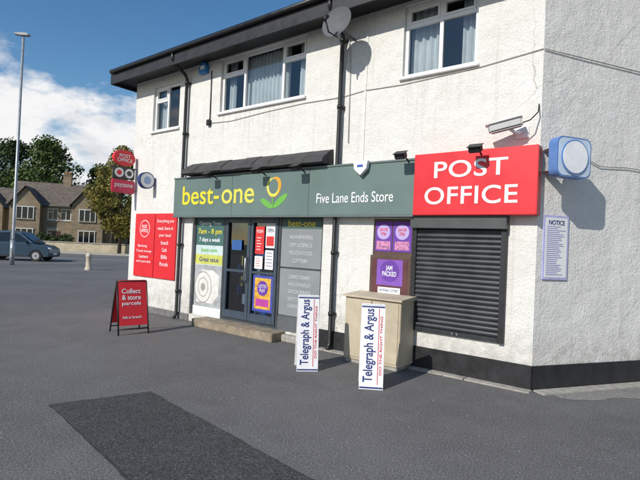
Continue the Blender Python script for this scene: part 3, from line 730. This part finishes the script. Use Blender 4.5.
def foliage(g,cents,n,size,m,name="foliage"):
    vs=[];fs=[]
    tot=sum(r**2 for _,r in cents)
    for c,r in cents:
        k=int(n*r*r/tot)
        for _ in range(k):
            v=Vector((random.gauss(0,1),random.gauss(0,1),random.gauss(0,1))).normalized()*r*(random.random()**.4)
            v.z*=.8; p=Vector(c)+v; s=size*random.uniform(.6,1.4)
            a=Vector((random.gauss(0,1),random.gauss(0,1),random.gauss(0,1))).normalized(); b=a.orthogonal().normalized(); c2=a.cross(b)
            i=len(vs); vs+= [p+b*s,p+c2*s*.6,p-b*s,p-c2*s*.6]; fs.append((i,i+1,i+2,i+3))
    g.raw(name,vs,fs,m)
BK=mat("bark",(.07,.055,.04),.9,var=.3)
def tree(name,x,y,h,r,m,n=6000,size=.16,trunk=.2,clumps=26,low=.3):
    g=G(name,Matrix.Translation((x,y,0)))
    g.tube("trunk",[(0,0,0),(.05,0,h*.25),(-.05,.05,h*.5),(0,0,h*.85)],trunk,BK,10,r2=trunk*.25)
    cents=[]
    for i in range(clumps):
        a=random.uniform(0,6.28); zz=random.uniform(low,1); prof=math.sin(math.pi*min(1,(zz-low)/(1-low)*.82+.16))
        rr=r*prof*random.uniform(.35,.95); c=(rr*math.cos(a),rr*math.sin(a),h*zz*.93)
        cents.append((c,r*random.uniform(.22,.40)))
        if i%2==0: g.tube("limb",[(0,0,c[2]*.6),(c[0]*.5,c[1]*.5,c[2]*.82),c],trunk*.35,BK,6,r2=.02)
    foliage(g,cents,n,size,m)
LG=mat_leaf("leaves_green",(.035,.065,.016),(.10,.14,.035)); LY=mat_leaf("leaves_autumn",(.10,.11,.02),(.26,.20,.045)); LD=mat_leaf("leaves_dark",(.022,.045,.013),(.06,.09,.028))
tree("broadleaf_tree",-41,71,16.0,5.8,LG,11000,.22,.3,44)
tree("broadleaf_tree",-49,76,16.5,6,LD,9000,.22,.3,34)
tree("broadleaf_tree",-34.5,76,13.5,4.4,LG,8000,.2,.3,34)
tree("autumn_tree",-19.6,47,11.0,2.9,LY,8500,.13,.2,44,.2)
tree("autumn_tree",-23.0,53,10.2,2.4,LY,5200,.13,.16,30,.3)
tree("broadleaf_tree",-62,80,14,6,LD,6000,.25,.3)
HG=G("garden_hedge"); foliage(HG,[((-45+i*.9+random.uniform(-.3,.3),48.9+random.uniform(-.2,.3),.9+random.uniform(0,.4)),.75) for i in range(22)],11000,.1,LD)
DT=G("distant_trees"); foliage(DT,[((-140+i*4.5,150+random.uniform(-8,8),3+random.uniform(-1,3)),random.uniform(4,7)) for i in range(50)],20000,.7,LD)

# ================================================================ camera, light, world
cam=bpy.data.cameras.new("camera"); co=bpy.data.objects.new("camera",cam); sc.collection.objects.link(co)
cam.sensor_width=36; cam.lens=27; cam.clip_end=2000; cam.clip_start=.05
co.matrix_world=Matrix.Translation((0,0,1.7))@Matrix.Rotation(rad(90.72),4,'X')@Matrix.Rotation(rad(2.5),4,'Z')
sc.camera=co
EL=34; hx,hy=-.67,-.74
sd=Vector((hx*math.cos(rad(EL)),hy*math.cos(rad(EL)),math.sin(rad(EL))))
sun=bpy.data.lights.new("sun",'SUN'); sun.energy=4.4; sun.angle=rad(.5); sun.color=(1,.955,.88)
so=bpy.data.objects.new("sun",sun); sc.collection.objects.link(so); so.rotation_euler=sd.to_track_quat('Z','Y').to_euler()
w=bpy.data.worlds.new("World"); sc.world=w; w.use_nodes=True; nt=w.node_tree
bg=nt.nodes["Background"]; bg.inputs[1].default_value=.10
sky=nt.nodes.new("ShaderNodeTexSky"); sky.sky_type='NISHITA'; sky.sun_disc=False
sky.sun_elevation=rad(EL); sky.sun_rotation=math.atan2(hx,hy)%(2*math.pi); sky.air_density=1.15; sky.dust_density=.2; sky.ozone_density=2.6
hs=nt.nodes.new("ShaderNodeHueSaturation"); hs.inputs["Saturation"].default_value=1.25; hs.inputs["Value"].default_value=1.2; nt.links.new(sky.outputs[0],hs.inputs["Color"])
tc=nt.nodes.new("ShaderNodeTexCoord"); mp=nt.nodes.new("ShaderNodeMapping"); mp.inputs["Scale"].default_value=(1,1,2.2); mp.inputs["Location"].default_value=(.15,.5,.3)
nt.links.new(tc.outputs["Generated"],mp.inputs[0])
sx=nt.nodes.new("ShaderNodeSeparateXYZ"); nt.links.new(tc.outputs["Generated"],sx.inputs[0])
n1=noise(nt,mp.outputs[0],4.2,10,.58); n2=noise(nt,mp.outputs[0],8,7,.62)
band=ramp(nt,sx.outputs[2],[(0,.06),(.08,.14),(.2,.19),(.28,.13),(.35,0)])
cl=ramp(nt,mth(nt,'ADD',n1,band),[(.57,0),(.67,1)])
fade=ramp(nt,sx.outputs[2],[(.0,1),(.25,1),(.37,.0)])
cl=mth(nt,'MULTIPLY',cl,fade)
ccol=ramp(nt,mth(nt,'ADD',n2,mth(nt,'MULTIPLY',sx.outputs[2],1.1)),[(.48,(4.8,5.4,6.2)),(.58,(7.0,7.3,7.8)),(.74,(9.3,9.3,9.4))])
nt.links.new(mix(nt,cl,hs.outputs[0],ccol),bg.inputs[0])
sc.view_settings.view_transform='Standard'; sc.view_settings.look='None'; sc.view_settings.exposure=0
